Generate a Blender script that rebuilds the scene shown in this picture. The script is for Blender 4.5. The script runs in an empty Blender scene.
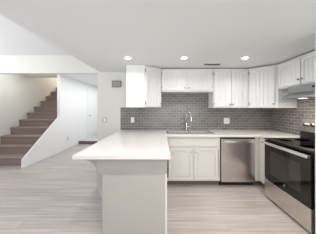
import bpy, bmesh, math, random
from mathutils import Vector, Matrix
random.seed(7)
SC = bpy.context.scene
COL = SC.collection
PI = math.pi

# ---------------------------------------------------------------- camera
cd = bpy.data.cameras.new('camera')
cd.sensor_width = 36.0
cd.lens = 155.0 / 316.0 * 36.0
cd.shift_x = -3.6 / 316.0
cd.shift_y = -9.0 / 316.0
cd.clip_start = 0.05
cam = bpy.data.objects.new('camera', cd)
cam.location = (0, 0, 1.38)
cam.rotation_euler = (PI / 2, 0, 0)
COL.objects.link(cam)
SC.camera = cam

# ---------------------------------------------------------------- world, exposure
w = bpy.data.worlds.new('daylight')
w.use_nodes = True
bg = w.node_tree.nodes['Background']
bg.inputs[0].default_value = (0.86, 0.93, 1.0, 1)
bg.inputs[1].default_value = 0.3
SC.world = w
SC.view_settings.view_transform = 'Standard'
SC.view_settings.look = 'None'
SC.view_settings.gamma = 1.0
SC.view_settings.use_curve_mapping = False
SC.view_settings.exposure = 0.0

# ---------------------------------------------------------------- large lights (side-window daylight, fills added at rear, hall and stairs)
def area_light(name, loc, rot, sx, sy, watts, col):
    l = bpy.data.lights.new(name, 'AREA')
    l.shape = 'RECTANGLE'; l.size = sx; l.size_y = sy
    l.energy = watts; l.color = col
    o = bpy.data.objects.new(name, l)
    o.location = loc; o.rotation_euler = rot
    COL.objects.link(o)
    return o
REAR_W, LEFT_W, HALL_W, UP_W, DOWN_W = 84.0, 136.0, 33.0, 30.0, 3.4
area_light('rear_fill_light', (0.6, -2.93, 1.15), (PI / 2 + 0.85, 0, 0), 2.8, 1.9, REAR_W, (0.97, 0.985, 1.0))  # fill added behind the camera to lift ceiling, right floor and range
area_light('daylight_side_window', (-4.40, 0.9, 1.45), (0, -PI / 2 - 1.25, 0), 1.3, 2.2, LEFT_W, (0.95, 0.975, 1.0))
area_light('hall_fill_light', (-2.2, 5.9, 2.39), (0, 0, 0), 0.8, 3.9, HALL_W, (0.97, 0.985, 1.0))  # long unseen fill added under the hall ceiling, no fixture there
pl = bpy.data.lights.new('stair_foot_fill', 'POINT'); pl.energy = 9.5; pl.color = (0.98, 1.0, 0.97); pl.shadow_soft_size = 0.12  # hidden light added behind the header to brighten the stairwell
po = bpy.data.objects.new('stair_foot_fill', pl); po.location = (-3.8, 4.3, 2.2); COL.objects.link(po)
area_light('upstairs_fill_light', (-3.85, 7.3, 3.6), (-0.5, 0, 0), 0.6, 0.6, UP_W, (1.0, 0.90, 0.76))  # warm fill added above the upper stairs, without a fixture

# ---------------------------------------------------------------- materials
def nt(name):
    m = bpy.data.materials.new(name); m.use_nodes = True
    t = m.node_tree
    b = t.nodes['Principled BSDF']
    return m, t, b
def lin(c):
    return tuple(((x / 255.0) / 12.92 if x / 255.0 <= 0.04045 else ((x / 255.0 + 0.055) / 1.055) ** 2.4) for x in c) + (1.0,)
def mat(name, rgb, rough=0.5, metal=0.0, noise=None, bump=None, spec=None, coat=0.0, stretch=(1, 1, 1)):
    """rgb 0..255 sRGB; noise=(scale, amount) mottles the colour; bump=(scale, strength)"""
    m, t, b = nt(name)
    b.inputs['Base Color'].default_value = lin(rgb)
    b.inputs['Roughness'].default_value = rough
    b.inputs['Metallic'].default_value = metal
    if spec is not None: b.inputs['Specular IOR Level'].default_value = spec
    if coat: b.inputs['Coat Weight'].default_value = coat; b.inputs['Coat Roughness'].default_value = 0.08
    if noise or bump:
        tc = t.nodes.new('ShaderNodeTexCoord'); mp = t.nodes.new('ShaderNodeMapping')
        mp.inputs['Scale'].default_value = stretch
        t.links.new(tc.outputs['Object'], mp.inputs['Vector'])
    if noise:
        n = t.nodes.new('ShaderNodeTexNoise'); n.inputs['Scale'].default_value = noise[0]; n.inputs['Detail'].default_value = 5
        r = t.nodes.new('ShaderNodeMapRange')
        r.inputs['From Min'].default_value = 0.25; r.inputs['From Max'].default_value = 0.75
        r.inputs['To Min'].default_value = 1 - noise[1]; r.inputs['To Max'].default_value = 1 + noise[1]
        mx = t.nodes.new('ShaderNodeMix'); mx.data_type = 'RGBA'; mx.blend_type = 'MULTIPLY'
        mx.inputs['Factor'].default_value = 1
        mx.inputs[6].default_value = lin(rgb)
        t.links.new(mp.outputs[0], n.inputs['Vector']); t.links.new(n.outputs['Fac'], r.inputs['Value'])
        t.links.new(r.outputs[0], mx.inputs[7]); t.links.new(mx.outputs[2], b.inputs['Base Color'])
    if bump:
        n2 = t.nodes.new('ShaderNodeTexNoise'); n2.inputs['Scale'].default_value = bump[0]; n2.inputs['Detail'].default_value = 3
        bp = t.nodes.new('ShaderNodeBump'); bp.inputs['Strength'].default_value = bump[1]; bp.inputs['Distance'].default_value = 0.01
        t.links.new(mp.outputs[0], n2.inputs['Vector']); t.links.new(n2.outputs['Fac'], bp.inputs['Height'])
        t.links.new(bp.outputs[0], b.inputs['Normal'])
    return m
def emit(name, col, strength):
    m, t, b = nt(name)
    b.inputs['Base Color'].default_value = (0.8, 0.8, 0.8, 1)
    b.inputs['Emission Color'].default_value = col
    b.inputs['Emission Strength'].default_value = strength
    return m
def plank_mat():
    m, t, b = nt('greige_oak_planks')
    tc = t.nodes.new('ShaderNodeTexCoord')
    br = t.nodes.new('ShaderNodeTexBrick')
    br.offset = 0.37; br.offset_frequency = 2; br.squash = 1.0
    br.inputs['Scale'].default_value = 1.0
    br.inputs['Brick Width'].default_value = 1.22
    br.inputs['Row Height'].default_value = 0.127
    br.inputs['Mortar Size'].default_value = 0.0016
    br.inputs['Mortar Smooth'].default_value = 0.2
    br.inputs['Bias'].default_value = 0.0
    br.inputs['Color1'].default_value = lin((193, 185, 180))
    br.inputs['Color2'].default_value = lin((181, 172, 167))
    br.inputs['Mortar'].default_value = lin((150, 141, 136))
    t.links.new(tc.outputs['Object'], br.inputs['Vector'])
    mp = t.nodes.new('ShaderNodeMapping'); mp.inputs['Scale'].default_value = (0.55, 15, 1)
    t.links.new(tc.outputs['Object'], mp.inputs['Vector'])
    n = t.nodes.new('ShaderNodeTexNoise'); n.inputs['Scale'].default_value = 2.2; n.inputs['Detail'].default_value = 6
    n.inputs['Roughness'].default_value = 0.62
    t.links.new(mp.outputs[0], n.inputs['Vector'])
    r = t.nodes.new('ShaderNodeMapRange')
    r.inputs['From Min'].default_value = 0.28; r.inputs['From Max'].default_value = 0.72
    r.inputs['To Min'].default_value = 0.68; r.inputs['To Max'].default_value = 1.2
    t.links.new(n.outputs['Fac'], r.inputs['Value'])
    mx = t.nodes.new('ShaderNodeMix'); mx.data_type = 'RGBA'; mx.blend_type = 'MULTIPLY'; mx.inputs['Factor'].default_value = 1
    t.links.new(br.outputs['Color'], mx.inputs[6]); t.links.new(r.outputs[0], mx.inputs[7])
    t.links.new(mx.outputs[2], b.inputs['Base Color'])
    b.inputs['Roughness'].default_value = 0.36
    bp = t.nodes.new('ShaderNodeBump'); bp.inputs['Strength'].default_value = 0.12; bp.inputs['Distance'].default_value = 0.004
    t.links.new(n.outputs['Fac'], bp.inputs['Height']); t.links.new(bp.outputs[0], b.inputs['Normal'])
    return m
def tile_mat(name, swap):
    m, t, b = nt(name)
    tc = t.nodes.new('ShaderNodeTexCoord')
    sp = t.nodes.new('ShaderNodeSeparateXYZ'); cb = t.nodes.new('ShaderNodeCombineXYZ')
    t.links.new(tc.outputs['Object'], sp.inputs[0])
    t.links.new(sp.outputs[1 if swap else 0], cb.inputs[0]); t.links.new(sp.outputs[2], cb.inputs[1])
    br = t.nodes.new('ShaderNodeTexBrick')
    br.offset = 0.5; br.inputs['Scale'].default_value = 1.0
    br.inputs['Brick Width'].default_value = 0.128
    br.inputs['Row Height'].default_value = 0.0535
    br.inputs['Mortar Size'].default_value = 0.0022
    br.inputs['Mortar Smooth'].default_value = 0.1
    br.inputs['Bias'].default_value = 0.0
    br.inputs['Color1'].default_value = lin((112, 111, 111))
    br.inputs['Color2'].default_value = lin((130, 128, 126))
    br.inputs['Mortar'].default_value = lin((182, 180, 177))
    t.links.new(cb.outputs[0], br.inputs['Vector'])
    t.links.new(br.outputs['Color'], b.inputs['Base Color'])
    r = t.nodes.new('ShaderNodeMapRange'); r.inputs['To Min'].default_value = 0.22; r.inputs['To Max'].default_value = 0.75
    t.links.new(br.outputs['Fac'], r.inputs['Value']); t.links.new(r.outputs[0], b.inputs['Roughness'])
    bp = t.nodes.new('ShaderNodeBump'); bp.invert = True
    bp.inputs['Strength'].default_value = 0.5; bp.inputs['Distance'].default_value = 0.002
    t.links.new(br.outputs['Fac'], bp.inputs['Height']); t.links.new(bp.outputs[0], b.inputs['Normal'])
    return m

M = {}
M['wall'] = mat('off_white_wall_paint', (220, 219, 214), 0.8, bump=(90, 0.04))
M['hall_wall'] = mat('white_hall_paint', (240, 240, 240), 0.8, bump=(90, 0.04))
M['ceiling'] = mat('ceiling_paint', (229, 231, 233), 0.9, bump=(120, 0.05))
M['trim'] = mat('white_trim_paint', (240, 240, 238), 0.45)
M['floor'] = plank_mat()
M['tile_back'] = tile_mat('grey_glass_subway_tile_back', False)
M['tile_right'] = tile_mat('grey_glass_subway_tile_right', True)
M['upper'] = mat('white_cabinet_lacquer', (238, 239, 240), 0.38)
M['lower'] = mat('warm_white_cabinet_paint', (222, 219, 214), 0.42)
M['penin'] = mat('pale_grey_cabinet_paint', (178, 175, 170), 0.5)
M['quartz'] = mat('white_quartz', (228, 224, 221), 0.16, noise=(60, 0.012))
M['steel'] = mat('brushed_stainless_steel', (214, 207, 201), 0.27, 0.97, noise=(4, 0.05), bump=(40, 0.03), stretch=(40, 40, 0.6))
M['steel_h'] = mat('stainless_steel_trim', (228, 226, 223), 0.25, 0.9)
M['hoodmetal'] = mat('grey_hood_metal', (150, 152, 154), 0.4, 0.8)
M['sinksteel'] = mat('satin_sink_steel', (215, 212, 208), 0.38, 0.7)
M['chrome'] = mat('chrome', (205, 205, 206), 0.16, 1.0)
M['nickel'] = mat('brushed_nickel', (150, 148, 145), 0.3, 1.0)
M['blackglass'] = mat('black_oven_glass', (16, 15, 15), 0.07, 0.0, spec=0.5)
M['ovenwin'] = mat('dark_oven_window_glass', (56, 49, 44), 0.06, 0.0, spec=0.5)  # brownish reflection in the window worked into its base colour
M['black'] = mat('black_enamel', (20, 20, 20), 0.35)
M['cooktop'] = mat('black_ceramic_cooktop', (14, 14, 15), 0.06, spec=0.6)
M['ring'] = mat('grey_burner_print', (70, 70, 72), 0.2)
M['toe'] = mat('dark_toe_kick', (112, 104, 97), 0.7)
M['carpet'] = mat('taupe_carpet', (146, 131, 125), 0.98, noise=(55, 0.2), bump=(160, 0.6), spec=0.1)
M['dark'] = mat('dark_grey_carpet', (104, 102, 102), 0.95, noise=(60, 0.15))
M['landing'] = mat('pale_grey_landing_floor', (196, 197, 198), 0.4, noise=(3, 0.05))
M['plastic'] = mat('white_switch_plastic', (240, 238, 232), 0.35)
M['almond'] = mat('almond_switch_plastic', (205, 200, 190), 0.4)
M['slot'] = mat('dark_slot', (70, 68, 66), 0.6)
M['bronze'] = mat('grey_brown_intercom_plastic', (128, 124, 116), 0.5)
M['bronze2'] = mat('pale_grey_intercom_plastic', (164, 161, 153), 0.5)
M['vent'] = mat('white_vent_enamel', (205, 204, 200), 0.5)
M['ventdark'] = mat('dark_duct', (66, 66, 64), 0.8)
M['glass'] = mat('window_glass', (235, 240, 242), 0.05)
M['lens'] = emit('lit_lamp_lens', (1.0, 0.97, 0.92, 1), 14.0)
M['hoodlens'] = emit('lit_hood_lamp', (1.0, 0.86, 0.66, 1), 4.0)

# ---------------------------------------------------------------- mesh helpers (everything in world coordinates)
def box(bm, x0, x1, y0, y1, z0, z1):
    vs = [bm.verts.new((x, y, z)) for z in (z0, z1) for y in (y0, y1) for x in (x0, x1)]
    for f in ((0, 2, 3, 1), (4, 5, 7, 6), (0, 1, 5, 4), (2, 6, 7, 3), (0, 4, 6, 2), (1, 3, 7, 5)):
        bm.faces.new([vs[i] for i in f])
def prism(bm, pts, d):
    """pts: 3-D polygon, d: extrusion vector"""
    d = Vector(d)
    a = [bm.verts.new(p) for p in pts]; b = [bm.verts.new(Vector(p) + d) for p in pts]
    n = len(pts)
    bm.faces.new(a); bm.faces.new(list(reversed(b)))
    for i in range(n):
        bm.faces.new((a[i], b[i], b[(i + 1) % n], a[(i + 1) % n]))
def cells(bm, xs, ys, filled, z0, z1, axes='xy'):
    """solid made of grid cells, no inner faces. axes 'xy': extruded in z; 'xz': plane x,z extruded in y; 'yz': extruded in x"""
    def P(u, v, h):
        return {'xy': (u, v, h), 'xz': (u, h, v), 'yz': (h, u, v)}[axes]
    V = {}
    def vert(i, j, h):
        k = (i, j, h)
        if k not in V: V[k] = bm.verts.new(P(xs[i], ys[j], (z0, z1)[h]))
        return V[k]
    F = set((i, j) for i in range(len(xs) - 1) for j in range(len(ys) - 1) if filled(i, j))
    for (i, j) in F:
        bm.faces.new((vert(i, j, 0), vert(i, j + 1, 0), vert(i + 1, j + 1, 0), vert(i + 1, j, 0)))
        bm.faces.new((vert(i, j, 1), vert(i + 1, j, 1), vert(i + 1, j + 1, 1), vert(i, j + 1, 1)))
        for (di, dj, a, b) in ((-1, 0, (i, j + 1), (i, j)), (1, 0, (i + 1, j), (i + 1, j + 1)),
                               (0, -1, (i, j), (i + 1, j)), (0, 1, (i + 1, j + 1), (i, j + 1))):
            if (i + di, j + dj) not in F:
                bm.faces.new((vert(*a, 0), vert(*b, 0), vert(*b, 1), vert(*a, 1)))
def tube(bm, pts, r, seg=12, radii=None):
    pts = [Vector(p) for p in pts]
    rings = []
    t0 = (pts[1] - pts[0]).normalized()
    up = Vector((0, 0, 1)) if abs(t0.z) < 0.9 else Vector((1, 0, 0))
    nrm = (up - t0 * up.dot(t0)).normalized()
    for i, p in enumerate(pts):
        if i == 0: t = pts[1] - pts[0]
        elif i == len(pts) - 1: t = pts[-1] - pts[-2]
        else: t = pts[i + 1] - pts[i - 1]
        t.normalize()
        nrm = (nrm - t * nrm.dot(t)).normalized()
        bi = t.cross(nrm)
        rr = radii[i] if radii else r
        rings.append([bm.verts.new(p + (nrm * math.cos(2 * PI * k / seg) + bi * math.sin(2 * PI * k / seg)) * rr) for k in range(seg)])
    for a, b in zip(rings, rings[1:]):
        for k in range(seg):
            bm.faces.new((a[k], a[(k + 1) % seg], b[(k + 1) % seg], b[k]))
    bm.faces.new(list(reversed(rings[0]))); bm.faces.new(rings[-1])
def lathe(bm, c, axis, prof, seg=20):
    """prof: (radius, distance along axis)"""
    c = Vector(c); ax = Vector(axis).normalized()
    tube_pts = [c + ax * h for r, h in prof]
    up = Vector((0, 0, 1)) if abs(ax.z) < 0.9 else Vector((1, 0, 0))
    n = (up - ax * up.dot(ax)).normalized(); bi = ax.cross(n)
    rings = [[bm.verts.new(p + (n * math.cos(2 * PI * k / seg) + bi * math.sin(2 * PI * k / seg)) * max(r, 1e-4)) for k in range(seg)]
             for p, (r, h) in zip(tube_pts, prof)]
    for a, b in zip(rings, rings[1:]):
        for k in range(seg):
            bm.faces.new((a[k], a[(k + 1) % seg], b[(k + 1) % seg], b[k]))
    bm.faces.new(list(reversed(rings[0]))); bm.faces.new(rings[-1])

def world_origin(o):
    v = Vector((0, 0, 0))
    while o: v = v + o.location; o = o.parent
    return v
def mk(name, bm, m, parent=None, bevel=0.0, smooth=False, origin=None, keep_world=False):
    bmesh.ops.recalc_face_normals(bm, faces=bm.faces[:])
    if parent is not None: base = world_origin(parent)
    else: base = Vector((0, 0, 0))
    if keep_world: loc = -base
    else:
        xs = [v.co for v in bm.verts]
        lo = Vector((min(v.x for v in xs), min(v.y for v in xs), min(v.z for v in xs)))
        hi = Vector((max(v.x for v in xs), max(v.y for v in xs), max(v.z for v in xs)))
        ow = Vector(origin) if origin else Vector(((lo.x + hi.x) / 2, (lo.y + hi.y) / 2, lo.z))
        bmesh.ops.translate(bm, vec=-ow, verts=bm.verts[:])
        loc = ow - base
    me = bpy.data.meshes.new(name); bm.to_mesh(me); bm.free()
    me.materials.append(m)
    o = bpy.data.objects.new(name, me); COL.objects.link(o)
    o.location = loc
    if parent is not None: o.parent = parent
    if smooth:
        for p in me.polygons: p.use_smooth = True
    if bevel:
        b = o.modifiers.new('bevel', 'BEVEL'); b.width = bevel; b.segments = 2; b.limit_method = 'ANGLE'; b.angle_limit = math.radians(40)
    return o
def bx(name, dims, m, parent=None, bevel=0.0):
    bm = bmesh.new(); box(bm, *dims); return mk(name, bm, m, parent, bevel)
def thing(name, loc, label, cat, group=None):
    o = bpy.data.objects.new(name, None); o.empty_display_size = 0.1
    COL.objects.link(o); o.location = loc
    o['label'] = label; o['category'] = cat
    if group: o['group'] = group
    return o
def tag(o, label, cat, group=None):
    o['label'] = label; o['category'] = cat
    if group: o['group'] = group
    return o
def struct(name, bm, m, parent=None, bevel=0.0):
    o = mk(name, bm, m, parent, bevel, keep_world=True)
    if parent is None: o['kind'] = 'structure'
    return o
def sbox(name, dims, m, parent=None, bevel=0.0):
    bm = bmesh.new(); box(bm, *dims); return struct(name, bm, m, parent, bevel)

# ================================================================= THE SETTING
KC = 2.155          # kitchen ceiling
LC = 2.51           # living-room ceiling
HB = 2.13           # bottom of the header over the stair opening
YB = 3.325          # face of the back wall's tile
XR = 2.358          # face of the right wall's tile
sbox('floor', (-4.55, XR + 0.15, -3.1, 5.94, -0.08, 0.0), M['floor'])
sbox('ceiling_kitchen', (-1.33, XR + 0.15, -3.1, YB + 0.008, KC, LC + 0.12), M['ceiling'])
sbox('ceiling_living', (-4.55, -1.33, -3.1, YB + 0.008, LC, LC + 0.12), M['ceiling'])
bm = bmesh.new()    # back wall with the wide opening towards stairs and hall
cells(bm, [-4.43, -1.376, XR + 0.15], [0.0, HB, LC + 0.12], lambda i, j: not (i == 0 and j == 0), YB + 0.008, YB + 0.118, 'xz')
struct('wall_back', bm, M['wall'])
sbox('wall_right', (XR + 0.008, XR + 0.15, -3.1, YB + 0.008, 0, KC), M['wall'])
sbox('wall_right_return', (1.585, XR + 0.008, 1.30, 1.60, 0, KC), M['wall'])
bm = bmesh.new()    # left wall with the side window opening
cells(bm, [-3.1, -0.2, 2.0, 8.1], [0.0, 0.8, 2.1, 4.7], lambda i, j: not (i == 1 and j == 1), -4.55, -4.43, 'yz')
struct('wall_left', bm, M['wall'])
bm = bmesh.new()    # wall behind the camera with an unseen opening invented for the rear fill
cells(bm, [-4.55, -0.9, 2.1, XR + 0.15], [0.0, 0.05, 2.1, LC + 0.12], lambda i, j: not (i == 1 and j == 1), -3.2, -3.1, 'xz')
struct('wall_front', bm, M['wall'])
def window(name, dims, axis, rows):
    x0, x1, y0, y1, z0, z1 = dims
    bm = bmesh.new(); t = 0.05
    if axis == 'y':
        box(bm, x0, x1, y0, y1, z0, z0 + t); box(bm, x0, x1, y0, y1, z1 - t, z1)
        for k in range(rows + 1):
            xx = x0 + (x1 - x0 - t) * k / rows
            box(bm, xx, xx + t, y0, y1, z0 + t, z1 - t)
    else:
        box(bm, x0, x1, y0, y1, z0, z0 + t); box(bm, x0, x1, y0, y1, z1 - t, z1)
        for k in range(rows + 1):
            yy = y0 + (y1 - y0 - t) * k / rows
            box(bm, x0, x1, yy, yy + t, z0 + t, z1 - t)
    return struct(name, bm, M['trim'])
window('window_1', (-4.53, -4.47, -0.2, 2.0, 0.8, 2.1), 'x', 2)
window('door_1', (-0.9, 2.1, -3.18, -3.12, 0.05, 2.1), 'y', 2)  # unseen patio door frame, invented and placed to suit the rear fill
# hall and stairwell behind the opening
bm = bmesh.new()    # stair wall: sloping knee wall in front, full height behind
prism(bm, [(-3.205, 3.54, 0), (-3.205, 4.85, 0), (-3.205, 4.85, 1.16), (-3.205, 3.54, 0.20)], (0.025, 0, 0))
box(bm, -3.27, -3.18, 4.85, 8.0, 0, 4.7)
struct('wall_stair', bm, M['hall_wall'])
sbox('wall_hall_right', (-1.376, -1.27, YB + 0.118, 8.0, 0, 2.42), M['hall_wall'])
sbox('wall_hall_end', (-4.43, -1.27, 8.0, 8.1, 0, 4.7), M['hall_wall'])
sbox('ceiling_hall', (-3.18, -1.27, YB + 0.118, 8.0, 2.42, 2.52), M['hall_wall'])
bm = bmesh.new()
prism(bm, [(-4.43, YB + 0.118, 2.42), (-4.43, 5.3, 2.42), (-4.43, 8.0, 4.40), (-4.43, 8.0, 4.50), (-4.43, 5.3, 2.52), (-4.43, YB + 0.118, 2.52)], (1.16, 0, 0))
struct('ceiling_stair', bm, M['wall'])
sbox('floor_hall', (-3.18, -1.376, 5.94, 8.0, -0.08, 0.112), M['landing'])
sbox('trim_1', (-3.17, -1.38, 5.915, 5.94, 0.0, 0.118), M['dark'])
sbox('baseboard_stair', (-3.18, -3.168, 3.545, 5.91, 0, 0.085), M['trim'], bevel=0.003)
sbox('baseboard_back', (-1.36, -0.72, YB - 0.005, YB + 0.008, 0, 0.085), M['trim'], bevel=0.003)
# hall door in the stair wall
bm = bmesh.new()
box(bm, -3.18, -3.158, 6.62, 6.71, 0.112, 2.13); box(bm, -3.18, -3.158, 7.50, 7.59, 0.112, 2.13); box(bm, -3.18, -3.158, 6.62, 7.59, 2.13, 2.21)
dfr = struct('door_2', bm, M['trim'], bevel=0.003)
bm = bmesh.new(); box(bm, -3.18, -3.168, 6.71, 7.50, 0.12, 2.13)
for z0, z1 in ((0.3, 1.0), (1.15, 1.95)):
    for y0, y1 in ((6.80, 7.06), (7.15, 7.41)):
        box(bm, -3.168, -3.162, y0, y1, z0, z1)
mk('door_leaf', bm, M['trim'], dfr, 0.003, keep_world=True)
bm = bmesh.new(); lathe(bm, (-3.168, 6.78, 1.05), (1, 0, 0), [(0.025, 0), (0.025, 0.008), (0.01, 0.01), (0.01, 0.03), (0.025, 0.04), (0.02, 0.06)])
mk('door_knob', bm, M['nickel'], dfr, smooth=True, keep_world=True)
# tiled backsplash skins
bm = bmesh.new()
cells(bm, [-0.882, -0.636, XR + 0.008], [0.0, 0.914, 1.393, 1.80], lambda i, j: j == 1 or (i == 1 and j == 2), YB, YB + 0.008, 'xz')
struct('wall_back_tile', bm, M['tile_back'])
sbox('wall_right_tile', (XR, XR + 0.008, 1.60, YB, 0.80, 1.80), M['tile_right'])

# ================================================================= CABINET PIECES
class Face:
    """local frame of a cabinet front: u along the front, n outwards"""
    def __init__(s, o, U, N): s.o = Vector(o); s.U = Vector(U).normalized(); s.N = Vector(N).normalized()
    def p(s, u, n, z): return s.o + s.U * u + s.N * n + Vector((0, 0, z))
    def box(s, bm, u0, u1, n0, n1, z0, z1):
        prism(bm, [s.p(u0, n0, z0), s.p(u1, n0, z0), s.p(u1, n0, z1), s.p(u0, n0, z1)], s.N * (n1 - n0))
def bead_door(F, parent, u0, u1, z0, z1, hinge, knob, knob_z):
    """white door of vertical beadboard inside a slim frame; hinge/knob 'l' or 'r' seen from the front"""
    bm = bmesh.new()
    t, st = 0.022, 0.038
    F.box(bm, u0, u0 + st, 0.001, t, z0, z1); F.box(bm, u1 - st, u1, 0.001, t, z0, z1)
    F.box(bm, u0 + st, u1 - st, 0.001, t, z0, z0 + st); F.box(bm, u0 + st, u1 - st, 0.001, t, z1 - st, z1)
    a, b = u0 + st, u1 - st
    n = max(3, round((b - a) / 0.062)); wd = (b - a) / n; gw = 0.006
    pts = []
    for k in range(n):
        s = a + k * wd
        if k: pts += [(s - gw, 0.012), (s - 0.001, 0.004), (s + 0.001, 0.004), (s + gw, 0.012)]
        else: pts += [(s, 0.012)]
    pts += [(b, 0.012), (b, 0.001), (a, 0.001)]
    prism(bm, [F.p(u, nn, z0 + st) for u, nn in pts], (0, 0, z1 - z0 - 2 * st))
    d = mk('door', bm, M['upper'], parent, 0.0045)
    ku = u0 + 0.018 if knob == 'l' else u1 - 0.018
    bm = bmesh.new(); lathe(bm, F.p(ku, t, knob_z), F.N, [(0.007, 0), (0.006, 0.010), (0.013, 0.014), (0.014, 0.020), (0.009, 0.026)], 14)
    mk('knob', bm, M['nickel'], d, smooth=True)
    hu = u0 if hinge == 'l' else u1
    sgn = -1 if hinge == 'l' else 1
    for hz in (z0 + 0.06, z1 - 0.06):
        bm = bmesh.new(); F.box(bm, min(hu, hu + sgn * 0.011), max(hu, hu + sgn * 0.011), 0.0005, 0.014, hz - 0.025, hz + 0.025)
        mk('hinge', bm, M['nickel'], d, 0.002)
    return d
def arch_door(F, parent, u0, u1, z0, z1, hinge, knob):
    """painted base door: slab with a frame whose top rail has an arched lower edge, raised field inside"""
    bm = bmesh.new(); st = 0.052
    F.box(bm, u0, u1, 0.001, 0.009, z0, z1)
    F.box(bm, u0, u0 + st, 0.009, 0.020, z0, z1); F.box(bm, u1 - st, u1, 0.009, 0.020, z0, z1)
    F.box(bm, u0 + st, u1 - st, 0.009, 0.020, z0, z0 + st)
    a, b = u0 + st, u1 - st
    def arch(a, b, zs, zc, n=14):
        out = []
        for k in range(n + 1):
            q = k / n
            e = min(1.0, max(0.0, (0.5 - abs(q - 0.5)) / 0.30))
            out.append((a + (b - a) * q, zs + (zc - zs) * (math.sin(e * PI / 2))))
        return out
    ar = arch(a, b, z1 - st - 0.045, z1 - st + 0.006)
    for (ua, za), (ub, zb) in zip(ar, ar[1:]):
        prism(bm, [F.p(ua, 0.009, za), F.p(ub, 0.009, zb), F.p(ub, 0.009, z1), F.p(ua, 0.009, z1)], F.N * 0.011)
    g = 0.016
    ar2 = arch(a + g, b - g, z1 - st - 0.045 - g, z1 - st + 0.006 - g)
    prism(bm, [F.p(a + g, 0.009, z0 + st + g), F.p(b - g, 0.009, z0 + st + g)] + [F.p(u, 0.009, z) for u, z in reversed(ar2)], F.N * 0.007)
    d = mk('door', bm, M['lower'], parent)
    ku = u0 + 0.024 if knob == 'l' else u1 - 0.024
    bm = bmesh.new(); lathe(bm, F.p(ku, 0.020, z1 - 0.065), F.N, [(0.006, 0), (0.005, 0.010), (0.010, 0.014), (0.011, 0.020), (0.007, 0.025)], 14)
    mk('knob', bm, M['nickel'], d, smooth=True)
    hu = u0 if hinge == 'l' else u1
    sgn = -1 if hinge == 'l' else 1
    for hz in (z0 + 0.07, z1 - 0.07):
        bm = bmesh.new(); F.box(bm, min(hu, hu + sgn * 0.009), max(hu, hu + sgn * 0.009), 0.0005, 0.012, hz - 0.022, hz + 0.022)
        mk('hinge', bm, M['nickel'], d, 0.002)
    return d
YU = YB - 0.33      # front plane of the wall cabinets
CT = KC - 0.020     # their tops
def crown(F, parent, u0, u1, zt, u_in=0.0):
    bm = bmesh.new(); F.box(bm, u0, u1, 0.0005, 0.012, zt - 0.030, zt)
    mk('top_moulding', bm, M['upper'], parent, 0.002)

# ================================================================= LARGE THINGS
# ---- peninsula base
PF = 1.592
t = thing('peninsula_cabinet', (-0.28, 2.4, 0), 'pale grey panelled peninsula base under the near end of the white countertop', 'cabinet')
bm = bmesh.new(); box(bm, -0.640, 0.050, PF + 0.070, 2.68, 0, 0.872); box(bm, -0.640, 0.070, 2.68, 3.322, 0, 0.872)
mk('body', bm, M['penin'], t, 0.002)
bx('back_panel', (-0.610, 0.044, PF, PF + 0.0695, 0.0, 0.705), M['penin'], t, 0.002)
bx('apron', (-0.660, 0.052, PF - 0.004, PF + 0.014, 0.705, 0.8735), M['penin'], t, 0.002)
bx('corner_moulding', (0.038, 0.056, PF - 0.004, PF + 0.020, 0.0, 0.705), M['lower'], t, 0.004)
bm = bmesh.new()    # ogee bracket that carries the overhang
pr = [(-0.640, 0.8735), (-0.866, 0.8735), (-0.862, 0.842), (-0.826, 0.823), (-0.783, 0.808), (-0.746, 0.784), (-0.718, 0.754),
      (-0.703, 0.716), (-0.697, 0.668), (-0.697, 0.550), (-0.682, 0.470), (-0.640, 0.400)]
prism(bm, [(x, PF + 0.08, z) for x, z in pr], (0, 0.040, 0))
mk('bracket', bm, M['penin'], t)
for yy in (2.35,):
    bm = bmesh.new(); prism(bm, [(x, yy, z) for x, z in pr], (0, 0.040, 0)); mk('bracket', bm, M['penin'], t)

# ---- worktop: peninsula, sink run and short return to the range in one piece
bm = bmesh.new()
xs = [-0.876, 0.087, 0.105, 0.955, 1.700, XR]
ys = [1.52, 2.43, 2.685, 2.775, 3.185, YB]
def filled(i, j):
    if i == 0: return True
    if j == 0: return False
    if j == 1: return i == 4
    if i == 2 and j == 3: return False
    return True
cells(bm, xs, ys, filled, 0.874, 0.914)
o = mk('countertop', bm, M['quartz'], None, 0.003)
tag(o, 'white quartz countertop running from the peninsula along the sink to the range', 'countertop')

# ---- sink base cabinet
YC = 2.720
t = thing('sink_base_cabinet', (0.56, 3.0, 0), 'off-white two-door base cabinet with false drawer front under the sink', 'cabinet')
bm = bmesh.new()
box(bm, 0.082, 0.10, YC, 3.32, 0.10, 0.873); box(bm, 1.005, 1.024, YC, 3.32, 0.10, 0.873); box(bm, 0.10, 1.005, 3.30, 3.32, 0.10, 0.873)
box(bm, 0.10, 1.005, YC, 3.30, 0.10, 0.118); box(bm, 0.10, 1.005, YC, YC + 0.018, 0.118, 0.16); box(bm, 0.10, 1.005, YC, YC + 0.018, 0.66, 0.873)
box(bm, 0.535, 0.575, YC, YC + 0.018, 0.16, 0.66)
mk('body', bm, M['lower'], t, 0.0015)
F = Face((0, YC, 0), (1, 0, 0), (0, -1, 0))
bm = bmesh.new(); F.box(bm, 0.125, 0.985, 0.001, 0.018, 0.705, 0.845); mk('false_drawer_front', bm, M['lower'], t, 0.004)
arch_door(F, t, 0.122, 0.543, 0.125, 0.680, 'l', 'r')
arch_door(F, t, 0.567, 0.988, 0.125, 0.680, 'r', 'l')
bx('toe_kick', (0.082, 1.024, YC + 0.07, YC + 0.085, 0, 0.10), M['toe'], t)

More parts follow.
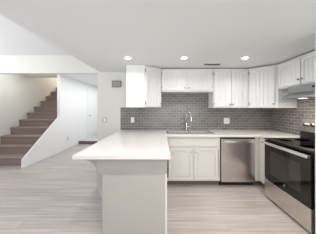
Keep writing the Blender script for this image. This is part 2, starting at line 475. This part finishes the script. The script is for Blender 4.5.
# ---- corner cabinet between dishwasher and range
t = thing('corner_base_cabinet', (2.0, 2.9, 0), 'narrow off-white corner base cabinet between the dishwasher and the range', 'cabinet')
bm = bmesh.new(); cells(bm, [1.645, 1.725, XR - 0.003], [2.432, YC, 3.322], lambda i, j: i == 1 or j == 1, 0.10, 0.873)
mk('body', bm, M['lower'], t, 0.002)
bm = bmesh.new(); box(bm, 1.708, 1.724, 2.445, 2.700, 0.125, 0.680); mk('door', bm, M['lower'], t, 0.004)
bm = bmesh.new(); box(bm, 1.708, 1.724, 2.445, 2.700, 0.705, 0.845); mk('drawer', bm, M['lower'], t, 0.004)
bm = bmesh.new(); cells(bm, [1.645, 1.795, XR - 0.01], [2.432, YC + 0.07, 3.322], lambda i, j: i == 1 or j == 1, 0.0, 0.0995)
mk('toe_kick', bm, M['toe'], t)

# ---- dishwasher
YD = 2.705
t = thing('dishwasher', (1.337, 3.0, 0), 'stainless steel dishwasher with curved bar handle between sink cabinet and corner', 'dishwasher')
bx('body', (1.034, 1.640, YD + 0.03, 3.30, 0.10, 0.868), M['black'], t)
bx('door', (1.044, 1.636, YD, YD + 0.029, 0.085, 0.840), M['steel'], t, 0.006)
bx('control_strip', (1.044, 1.636, YD + 0.006, YD + 0.029, 0.843, 0.867), M['black'], t, 0.002)
hp = []
for k in range(17):
    q = k / 16
    hp.append((1.085 + 0.51 * q, YD - 0.030 - 0.020 * math.sin(PI * q), 0.800))
bm = bmesh.new()
for (xa, ya, za), (xb, yb, zb) in zip(hp, hp[1:]):
    prism(bm, [(xa, ya, za - 0.018), (xb, yb, zb - 0.018), (xb, yb, zb + 0.018), (xa, ya, za + 0.018)], (0, 0.014, 0))
bmesh.ops.remove_doubles(bm, verts=bm.verts[:], dist=1e-5)
box(bm, 1.085, 1.115, YD - 0.030, YD + 0.002, 0.782, 0.818); box(bm, 1.565, 1.595, YD - 0.030, YD + 0.002, 0.782, 0.818)
mk('handle', bm, M['steel_h'], t, 0.002)
bx('toe_kick', (1.034, 1.640, YD + 0.07, YD + 0.085, 0.0, 0.10), M['black'], t)

# ---- range
Y0, Y1 = 1.662, 2.424
t = thing('range', (1.97, 2.04, 0), 'freestanding stainless electric range with black glass oven door and cooktop', 'range')
bx('body', (1.642, 2.325, Y0, Y1, 0.03, 0.895), M['black'], t, 0.003)
o = bx('cooktop', (1.600, 2.325, Y0 - 0.002, Y1 + 0.002, 0.896, 0.916), M['cooktop'], t, 0.004)
for (cx, cy, r) in ((1.78, 1.86, 0.105), (1.78, 2.23, 0.085), (2.03, 1.86, 0.075), (2.03, 2.23, 0.10)):
    bm = bmesh.new()
    lathe(bm, (cx, cy, 0.9161), (0, 0, 1), [(r - 0.006, 0), (r - 0.006, 0.0006), (r, 0.0006), (r, 0)], 40)
    mk('burner_ring', bm, M['ring'], o)
d = bx('oven_door', (1.606, 1.640, Y0 + 0.004, Y1 - 0.004, 0.296, 0.885), M['blackglass'], t, 0.004)
bx('oven_window', (1.6045, 1.607, Y0 + 0.13, Y1 - 0.13, 0.40, 0.74), M['ovenwin'], d, 0.001)
bm = bmesh.new(); lathe(bm, (1.606, 2.03, 0.365), (-1, 0, 0), [(0.015, -0.001), (0.015, 0.002), (0.012, 0.003)], 24)
badge = mk('badge', bm, M['steel_h'], d, smooth=False)
bm = bmesh.new()
tube(bm, [(1.602, 2.03 + 0.007 * math.cos(a), 0.365 + 0.007 * math.sin(a)) for a in [k * PI / 6 for k in range(10)]], 0.0012, 6)
mk('badge_monogram', bm, M['black'], d)
bm = bmesh.new(); box(bm, 1.556, 1.576, Y0 + 0.006, Y1 + 0.004, 0.835, 0.873)
h = mk('handle', bm, M['steel_h'], d, 0.006)
for yy in (Y0 + 0.012, Y1 - 0.046):
    bx('handle_bracket', (1.570, 1.607, yy, yy + 0.034, 0.838, 0.870), M['chrome'], d, 0.003)
bx('drawer', (1.606, 1.640, Y0 + 0.004, Y1 - 0.004, 0.032, 0.288), M['steel'], t, 0.004)
for yy in (Y0 + 0.05, Y1 - 0.09):
    for xx in (1.68, 2.26):
        bx('foot', (xx, xx + 0.04, yy, yy + 0.04, 0.0, 0.031), M['black'], t)
bm = bmesh.new()    # raised back control panel, its face leaning back
prism(bm, [(2.165, Y0, 0.916), (2.325, Y0, 0.916), (2.325, Y0, 1.03), (2.165, Y0, 1.03)], (0, Y1 - Y0, 0))
bg_ = mk('backguard', bm, M['black'], t, 0.003)
bm = bmesh.new()
prism(bm, [(2.160, Y0, 1.031), (2.325, Y0, 1.031), (2.325, Y0, 1.215), (2.20, Y0, 1.215)], (0, Y1 - Y0, 0))
cp = mk('control_panel', bm, M['steel'], t, 0.003)
nx = Vector((-0.977, 0, 0.212))
for yy in (Y1 - 0.09, Y1 - 0.20, Y0 + 0.20, Y0 + 0.09):
    bm = bmesh.new()
    lathe(bm, (2.181, yy, 1.125), nx, [(0.034, -0.004), (0.034, 0.006), (0.028, 0.009), (0.026, 0.032), (0.022, 0.036)], 24)
    k_ = mk('knob', bm, M['nickel'], cp, smooth=False)
    bm = bmesh.new(); c = Vector((2.181, yy, 1.125)) + nx * 0.036
    box(bm, c.x - 0.008, c.x + 0.004, yy - 0.006, yy + 0.006, c.z - 0.022, c.z + 0.022); mk('knob_grip', bm, M['black'], cp, 0.002)
bm = bmesh.new()
prism(bm, [(2.1715, Y0 + 0.27, 1.09), (2.1715, Y1 - 0.27, 1.09), (2.1865, Y1 - 0.27, 1.165), (2.1865, Y0 + 0.27, 1.165)], (-0.004, 0, 0.0009))
mk('display', bm, M['blackglass'], cp)

# ---- range hood
t = thing('range_hood', (2.1, 2.04, 1.52), 'grey under-cabinet range hood with flared front above the range', 'range hood')
bx('housing', (1.965, XR - 0.002, Y0, Y1, 1.60, 1.708), M['hoodmetal'], t, 0.006)
bm = bmesh.new()
prism(bm, [(1.866, Y0, 1.520), (XR - 0.002, Y0, 1.520), (XR - 0.002, Y0, 1.5995), (1.960, Y0, 1.5995), (1.872, Y0, 1.546)], (0, Y1 - Y0, 0))
mk('canopy', bm, M['hoodmetal'], t, 0.003)
bx('control_strip', (1.9615, 1.966, Y0 + 0.02, Y0 + 0.36, 1.648, 1.678), M['black'], t, 0.002)
for k in range(3):
    bx('switch', (1.958, 1.963, Y0 + 0.08 + k * 0.09, Y0 + 0.12 + k * 0.09, 1.655, 1.671), M['slot'], t)
bx('filter', (1.96, 2.30, Y0 + 0.10, Y1 - 0.30, 1.514, 1.5195), M['nickel'], t)
o = bx('lamp_lens', (2.00, 2.06, 2.18, 2.27, 1.515, 1.5195), M['hoodlens'], t, 0.002)
l = bpy.data.lights.new('hood_lamp', 'AREA'); l.shape = 'RECTANGLE'; l.size = 0.08; l.size_y = 0.12; l.energy = 5.0; l.color = (1.0, 0.86, 0.68)
lo = bpy.data.objects.new('hood_lamp', l); COL.objects.link(lo); lo.parent = t; lo.location = (-0.08, 0.175, -0.018)

# ---- wall cabinets
B = YB - 0.001
# left end: square end panel and angled door
t = thing('wall_cabinet', (-0.3, 3.1, 1.38), 'white wall cabinet with angled beadboard door above the peninsula', 'cabinet')
YE = 2.770
bm = bmesh.new()
prism(bm, [(-0.636, B, 1.393), (-0.636, YE, 1.393), (-0.305, YE, 1.393), (-0.010, YU, 1.393), (-0.010, B, 1.393)], (0, 0, KC - 0.003 - 1.393))
mk('body', bm, M['upper'], t, 0.002)
ang = Vector((0.295, YU - YE, 0)); LA = ang.length
FA = Face((-0.305, YE, 0), ang, (ang.y, -ang.x, 0))
bead_door(FA, t, 0.022, LA - 0.012, 1.41, CT - 0.020, 'l', 'r', 1.46)
# over the sink: two short doors
F = Face((0, YU, 0), (1, 0, 0), (0, -1, 0))
t = thing('wall_cabinet', (0.49, 3.1, 1.7), 'short white two-door wall cabinet high above the sink', 'cabinet')
bx('body', (-0.004, 0.996, YU, B, 1.695, CT), M['upper'], t, 0.002)
bead_door(F, t, 0.008, 0.468, 1.722, CT - 0.035, 'l', 'r', 1.765)
bead_door(F, t, 0.506, 0.966, 1.722, CT - 0.035, 'r', 'l', 1.765)
crown(F, t, 0.0, 0.992, CT)
# tall pair over the dishwasher
t = thing('wall_cabinet', (1.34, 3.1, 1.38), 'tall white two-door wall cabinet above the dishwasher', 'cabinet')
bx('body', (1.002, 1.672, YU, B, 1.380, CT), M['upper'], t, 0.002)
bead_door(F, t, 1.018, 1.330, 1.40, CT - 0.035, 'l', 'r', 1.45)
bead_door(F, t, 1.344, 1.656, 1.40, CT - 0.035, 'r', 'l', 1.45)
crown(F, t, 1.006, 1.668, CT)
# diagonal corner
XU = XR - 0.33; YG = 2.700
t = thing('wall_cabinet', (2.05, 3.05, 1.38), 'white diagonal corner wall cabinet with one wide beadboard door', 'cabinet')
bm = bmesh.new()
prism(bm, [(1.676, B, 1.380), (1.676, YU, 1.380), (XU, YG, 1.380), (XR - 0.001, YG, 1.380), (XR - 0.001, B, 1.380)], (0, 0, CT - 1.380))
mk('body', bm, M['upper'], t, 0.002)
dg = Vector((XU - 1.676, YG - YU, 0)); LD = dg.length
FD = Face((1.676, YU, 0), dg, (dg.y, -dg.x, 0))
bead_door(FD, t, 0.030, LD - 0.045, 1.40, CT - 0.035, 'l', 'r', 1.45)
crown(FD, t, 0.006, LD - 0.006, CT)
# over the range
t = thing('wall_cabinet', (2.2, 2.2, 1.72), 'short white two-door wall cabinet above the range hood', 'cabinet')
bx('body', (XU, XR - 0.001, 1.62, YG - 0.004, 1.711, CT), M['upper'], t, 0.002)
FR = Face((XU, YG - 0.004, 0), (0, -1, 0), (-1, 0, 0))
bead_door(FR, t, 0.030, 0.450, 1.735, CT - 0.035, 'l', 'r', 1.80)
bead_door(FR, t, 0.468, 0.900, 1.735, CT - 0.035, 'r', 'l', 1.80)
crown(FR, t, 0.002, 1.06, CT)

# ---- staircase
t = thing('staircase', (-3.85, 3.68, 0), 'straight staircase covered in taupe carpet rising behind the sloping white wall', 'staircase')
for n in range(1, 13):
    y0 = 3.68 + (n - 1) * 0.281; z1 = n * 0.204
    y1 = y0 + 0.56 if n < 12 else 7.98
    z0 = z1 - 0.204
    bm = bmesh.new()
    xw = -3.207 if n <= 4 else -3.272
    if n == 4: y1 = 4.846
    pf = [(y0 + 0.02, z0), (y0 + 0.02, z1 - 0.05), (y0 + 0.004, z1 - 0.045), (y0 - 0.004, z1 - 0.03), (y0 - 0.002, z1 - 0.012), (y0 + 0.010, z1 - 0.002), (y0 + 0.025, z1), (y0 + 0.281, z1)]
    if n == 12: pf[-1] = (y1, z1); pf += [(y1, z0)]
    else: pf += [(y0 + 0.281, z1 - 0.002), (y1, z1 - 0.002), (y1, z0)]
    if n == 11: pf[-1] = (y0 + 0.30, z0); pf[-2] = (y0 + 0.30, z1 - 0.002)
    prism(bm, [(-4.428, y, z) for y, z in pf], (4.428 + xw, 0, 0))
    mk('step', bm, M['carpet'], t)

# ================================================================= SMALL THINGS
# ---- sink
t = thing('sink', (0.53, 2.98, 0.72), 'stainless steel double-bowl sink set into the white countertop', 'sink')
bm = bmesh.new(); cells(bm, [0.092, 0.125, 0.520, 0.545, 0.935, 0.968], [2.762, 2.800, 3.115, 3.198], lambda i, j: not (j == 1 and i in (1, 3)), 0.9145, 0.919)
mk('rim', bm, M['steel_h'], t, 0.0015)
for x0, x1 in ((0.125, 0.520), (0.545, 0.935)):
    bm = bmesh.new(); y0, y1, zb, zt, tt = 2.800, 3.115, 0.735, 0.9142, 0.004
    box(bm, x0 - tt, x1 + tt, y0 - tt, y1 + tt, zb - tt, zb)
    box(bm, x0 - tt, x0, y0 - tt, y1 + tt, zb, zt); box(bm, x1, x1 + tt, y0 - tt, y1 + tt, zb, zt)
    box(bm, x0, x1, y0 - tt, y0, zb, zt); box(bm, x0, x1, y1, y1 + tt, zb, zt)
    o = mk('bowl', bm, M['sinksteel'], t)
    bm = bmesh.new(); lathe(bm, ((x0 + x1) / 2, 2.96, zb), (0, 0, 1), [(0.042, 0), (0.042, 0.003), (0.030, 0.004), (0.028, 0.001), (0.01, 0.001)], 24)
    mk('drain', bm, M['chrome'], o)
# ---- faucet
fx, fy = 0.510, 3.165
t = thing('faucet', (fx, fy, 0.919), 'chrome pull-down kitchen faucet behind the sink', 'faucet')
bm = bmesh.new(); lathe(bm, (fx, fy, 0.9192), (0, 0, 1), [(0.030, 0), (0.030, 0.006), (0.024, 0.010), (0.023, 0.13), (0.018, 0.14)], 20)
mk('base', bm, M['chrome'], t, smooth=False)
bm = bmesh.new(); pts = [(fx, fy, 1.055), (fx, fy, 1.20)]
R_ = 0.048; dxy = Vector((0.85, -0.52)).normalized()
for k in range(1, 12):
    a = PI * k / 11
    pts.append((fx + dxy.x * R_ * (1 - math.cos(a)), fy + dxy.y * R_ * (1 - math.cos(a)), 1.20 + 0.085 * math.sin(a)))
ex, ey = pts[-1][0], pts[-1][1]
pts.append((ex, ey, 1.19))
tube(bm, pts, 0.0125, 14); mk('spout', bm, M['chrome'], t, smooth=True)
bm = bmesh.new(); lathe(bm, (ex, ey, 1.20), (0.05, -0.02, -1), [(0.013, 0), (0.017, 0.02), (0.020, 0.085), (0.019, 0.10), (0.012, 0.101)], 18)
mk('spray_head', bm, M['chrome'], t, smooth=False)
bm = bmesh.new(); lathe(bm, (fx + 0.02, fy, 1.00), (1, -0.3, 0), [(0.016, 0), (0.016, 0.035), (0.013, 0.040)], 14)
tube(bm, [(fx + 0.052, fy - 0.010, 1.00), (fx + 0.075, fy - 0.02, 1.01), (fx + 0.115, fy - 0.03, 1.045)], 0.006, 10)
mk('lever', bm, M['chrome'], t, smooth=False)

# ---- outlets and switch
def plate(name, c, N, label, cat, w_, h_, kind, m=None):
    """wall plate centred at c facing N"""
    N = Vector(N); U = Vector((0, 0, 1)).cross(N)
    F = Face(Vector(c) , U, N)
    t = thing(name, c, label, cat)
    bm = bmesh.new(); F.box(bm, -w_ / 2, w_ / 2, 0.0005, 0.006, -h_ / 2, h_ / 2); p_ = mk('cover_plate', bm, m or M['plastic'], t, 0.002)
    if kind == 'outlet':
        for s in (-1, 1):
            bm = bmesh.new(); F.box(bm, -0.017, 0.017, 0.006, 0.008, s * 0.021 - 0.014, s * 0.021 + 0.014); r_ = mk('receptacle', bm, M['plastic'], t, 0.002)
            for u in (-0.006, 0.006):
                bm = bmesh.new(); F.box(bm, u - 0.0015, u + 0.0015, 0.008, 0.0085, s * 0.021 - 0.005, s * 0.021 + 0.005); mk('slot', bm, M['slot'], r_)
    else:
        bm = bmesh.new(); F.box(bm, -0.016, 0.016, 0.006, 0.009, -0.032, 0.032); mk('rocker', bm, M['plastic'], t, 0.002)
    return t
plate('outlet', (-0.622, YB, 1.125), (0, -1, 0), 'white power outlet on grey tile left of the sink', 'outlet', 0.075, 0.118, 'outlet')
t = plate('outlet', (1.395, YB, 1.105), (0, -1, 0), 'white double outlet plate on grey tile above the dishwasher', 'outlet', 0.125, 0.125, 'outlet')
plate('light_switch', (-1.225, YB + 0.008, 1.125), (0, -1, 0), 'pale light switch on the plain wall left of the tile', 'switch', 0.115, 0.12, 'switch', M['almond'])
plate('outlet', (-3.18, 5.25, 0.345), (1, 0, 0), 'small pale outlet low on the hall side of the stair wall', 'outlet', 0.075, 0.118, 'outlet', M['almond'])

# ---- intercom
t = thing('intercom', (-0.965, YB + 0.008, 1.81), 'small grey-brown intercom panel on the wall left of the cabinets', 'intercom')
F = Face((-0.965, YB + 0.008, 1.895), (1, 0, 0), (0, -1, 0))
bm = bmesh.new(); F.box(bm, -0.100, 0.100, 0.0005, 0.024, -0.070, 0.070); o = mk('housing', bm, M['bronze'], t, 0.004)
for k in range(3):
    u0 = -0.082 + k * 0.056
    bm = bmesh.new(); F.box(bm, u0, u0 + 0.050, 0.024, 0.028, -0.048, 0.048); mk('button_panel', bm, M['bronze2'], t, 0.003)

# ---- ceiling vent
t = thing('ceiling_vent', (0.89, 2.75, KC - 0.012), 'slim slotted air vent in the ceiling in front of the tall cabinets', 'vent')
bm = bmesh.new(); cells(bm, [0.735, 0.755, 1.025, 1.045], [2.690, 2.705, 2.785, 2.80], lambda i, j: not (i == 1 and j == 1), KC - 0.010, KC - 0.0005)
mk('frame', bm, M['vent'], t, 0.002)
bx('duct', (0.755, 1.025, 2.705, 2.785, KC - 0.003, KC - 0.0005), M['ventdark'], t)
for k in range(4):
    yy = 2.712 + k * 0.019
    bm = bmesh.new(); prism(bm, [(0.756, yy, KC - 0.010), (0.756, yy + 0.003, KC - 0.0035), (0.756, yy + 0.005, KC - 0.0035), (0.756, yy + 0.002, KC - 0.010)], (0.268, 0, 0)); mk('slat', bm, M['ventdark'], t)

# ---- recessed downlights
def downlight(x, y, label, watts=DOWN_W):
    t = thing('recessed_light', (x, y, KC - 0.006), label, 'ceiling light', 'recessed lights in the kitchen ceiling')
    bm = bmesh.new(); lathe(bm, (x, y, KC - 0.0005), (0, 0, -1), [(0.060, 0), (0.059, 0.0015), (0.042, 0.002), (0.041, 0.001)], 28)
    mk('trim_ring', bm, M['trim'], t)
    bm = bmesh.new(); lathe(bm, (x, y, KC - 0.0015), (0, 0, -1), [(0.040, 0), (0.038, 0.006), (0.028, 0.011), (0.012, 0.013)], 28)
    mk('lens', bm, M['lens'], t)
    l = bpy.data.lights.new('lamp', 'AREA'); l.shape = 'DISK'; l.size = 0.10; l.energy = watts; l.color = (1.0, 0.97, 0.93); l.spread = math.radians(150)
    lo = bpy.data.objects.new('lamp', l); COL.objects.link(lo); lo.parent = t; lo.location = (0, 0, -0.018)
downlight(-0.52, 2.40, 'recessed ceiling light leftmost, just in front of the angled cabinet', 2.3)
downlight(0.347, 2.40, 'recessed ceiling light above the sink, left of the vent')
downlight(1.29, 2.40, 'recessed ceiling light right of the vent, before the tall cabinets', 4.6)
downlight(-0.52, 1.045, 'recessed ceiling light at top edge of the photo, above the peninsula', 6.5)
downlight(0.38, 1.045, 'recessed ceiling light at top edge of the photo, right of centre', 8.0)

downlight(1.29, 1.045, 'added recessed light out of view, brightening the floor before the range', 8.5)  # unseen fixture added only to brighten the right-hand floor
downlight(0.38, -0.20, 'added recessed light out of view behind the camera, to fill the floor', 6.0)  # extra fixture out of view, put in as floor fill
downlight(1.29, -0.20, 'added recessed light out of view behind the camera on the right, to fill the floor', 6.0)  # second extra fixture behind the camera, likewise added to light the floor
# ---- smoke alarm far down the hall
t = thing('smoke_alarm', (-3.02, 7.55, 2.385), 'small grey fixture on the hall ceiling far beyond the opening', 'smoke alarm')
bm = bmesh.new(); lathe(bm, (-3.02, 7.55, 2.4195), (0, 0, -1), [(0.07, 0), (0.07, 0.022), (0.055, 0.034), (0.02, 0.036)], 24)
mk('housing', bm, M['bronze2'], t)
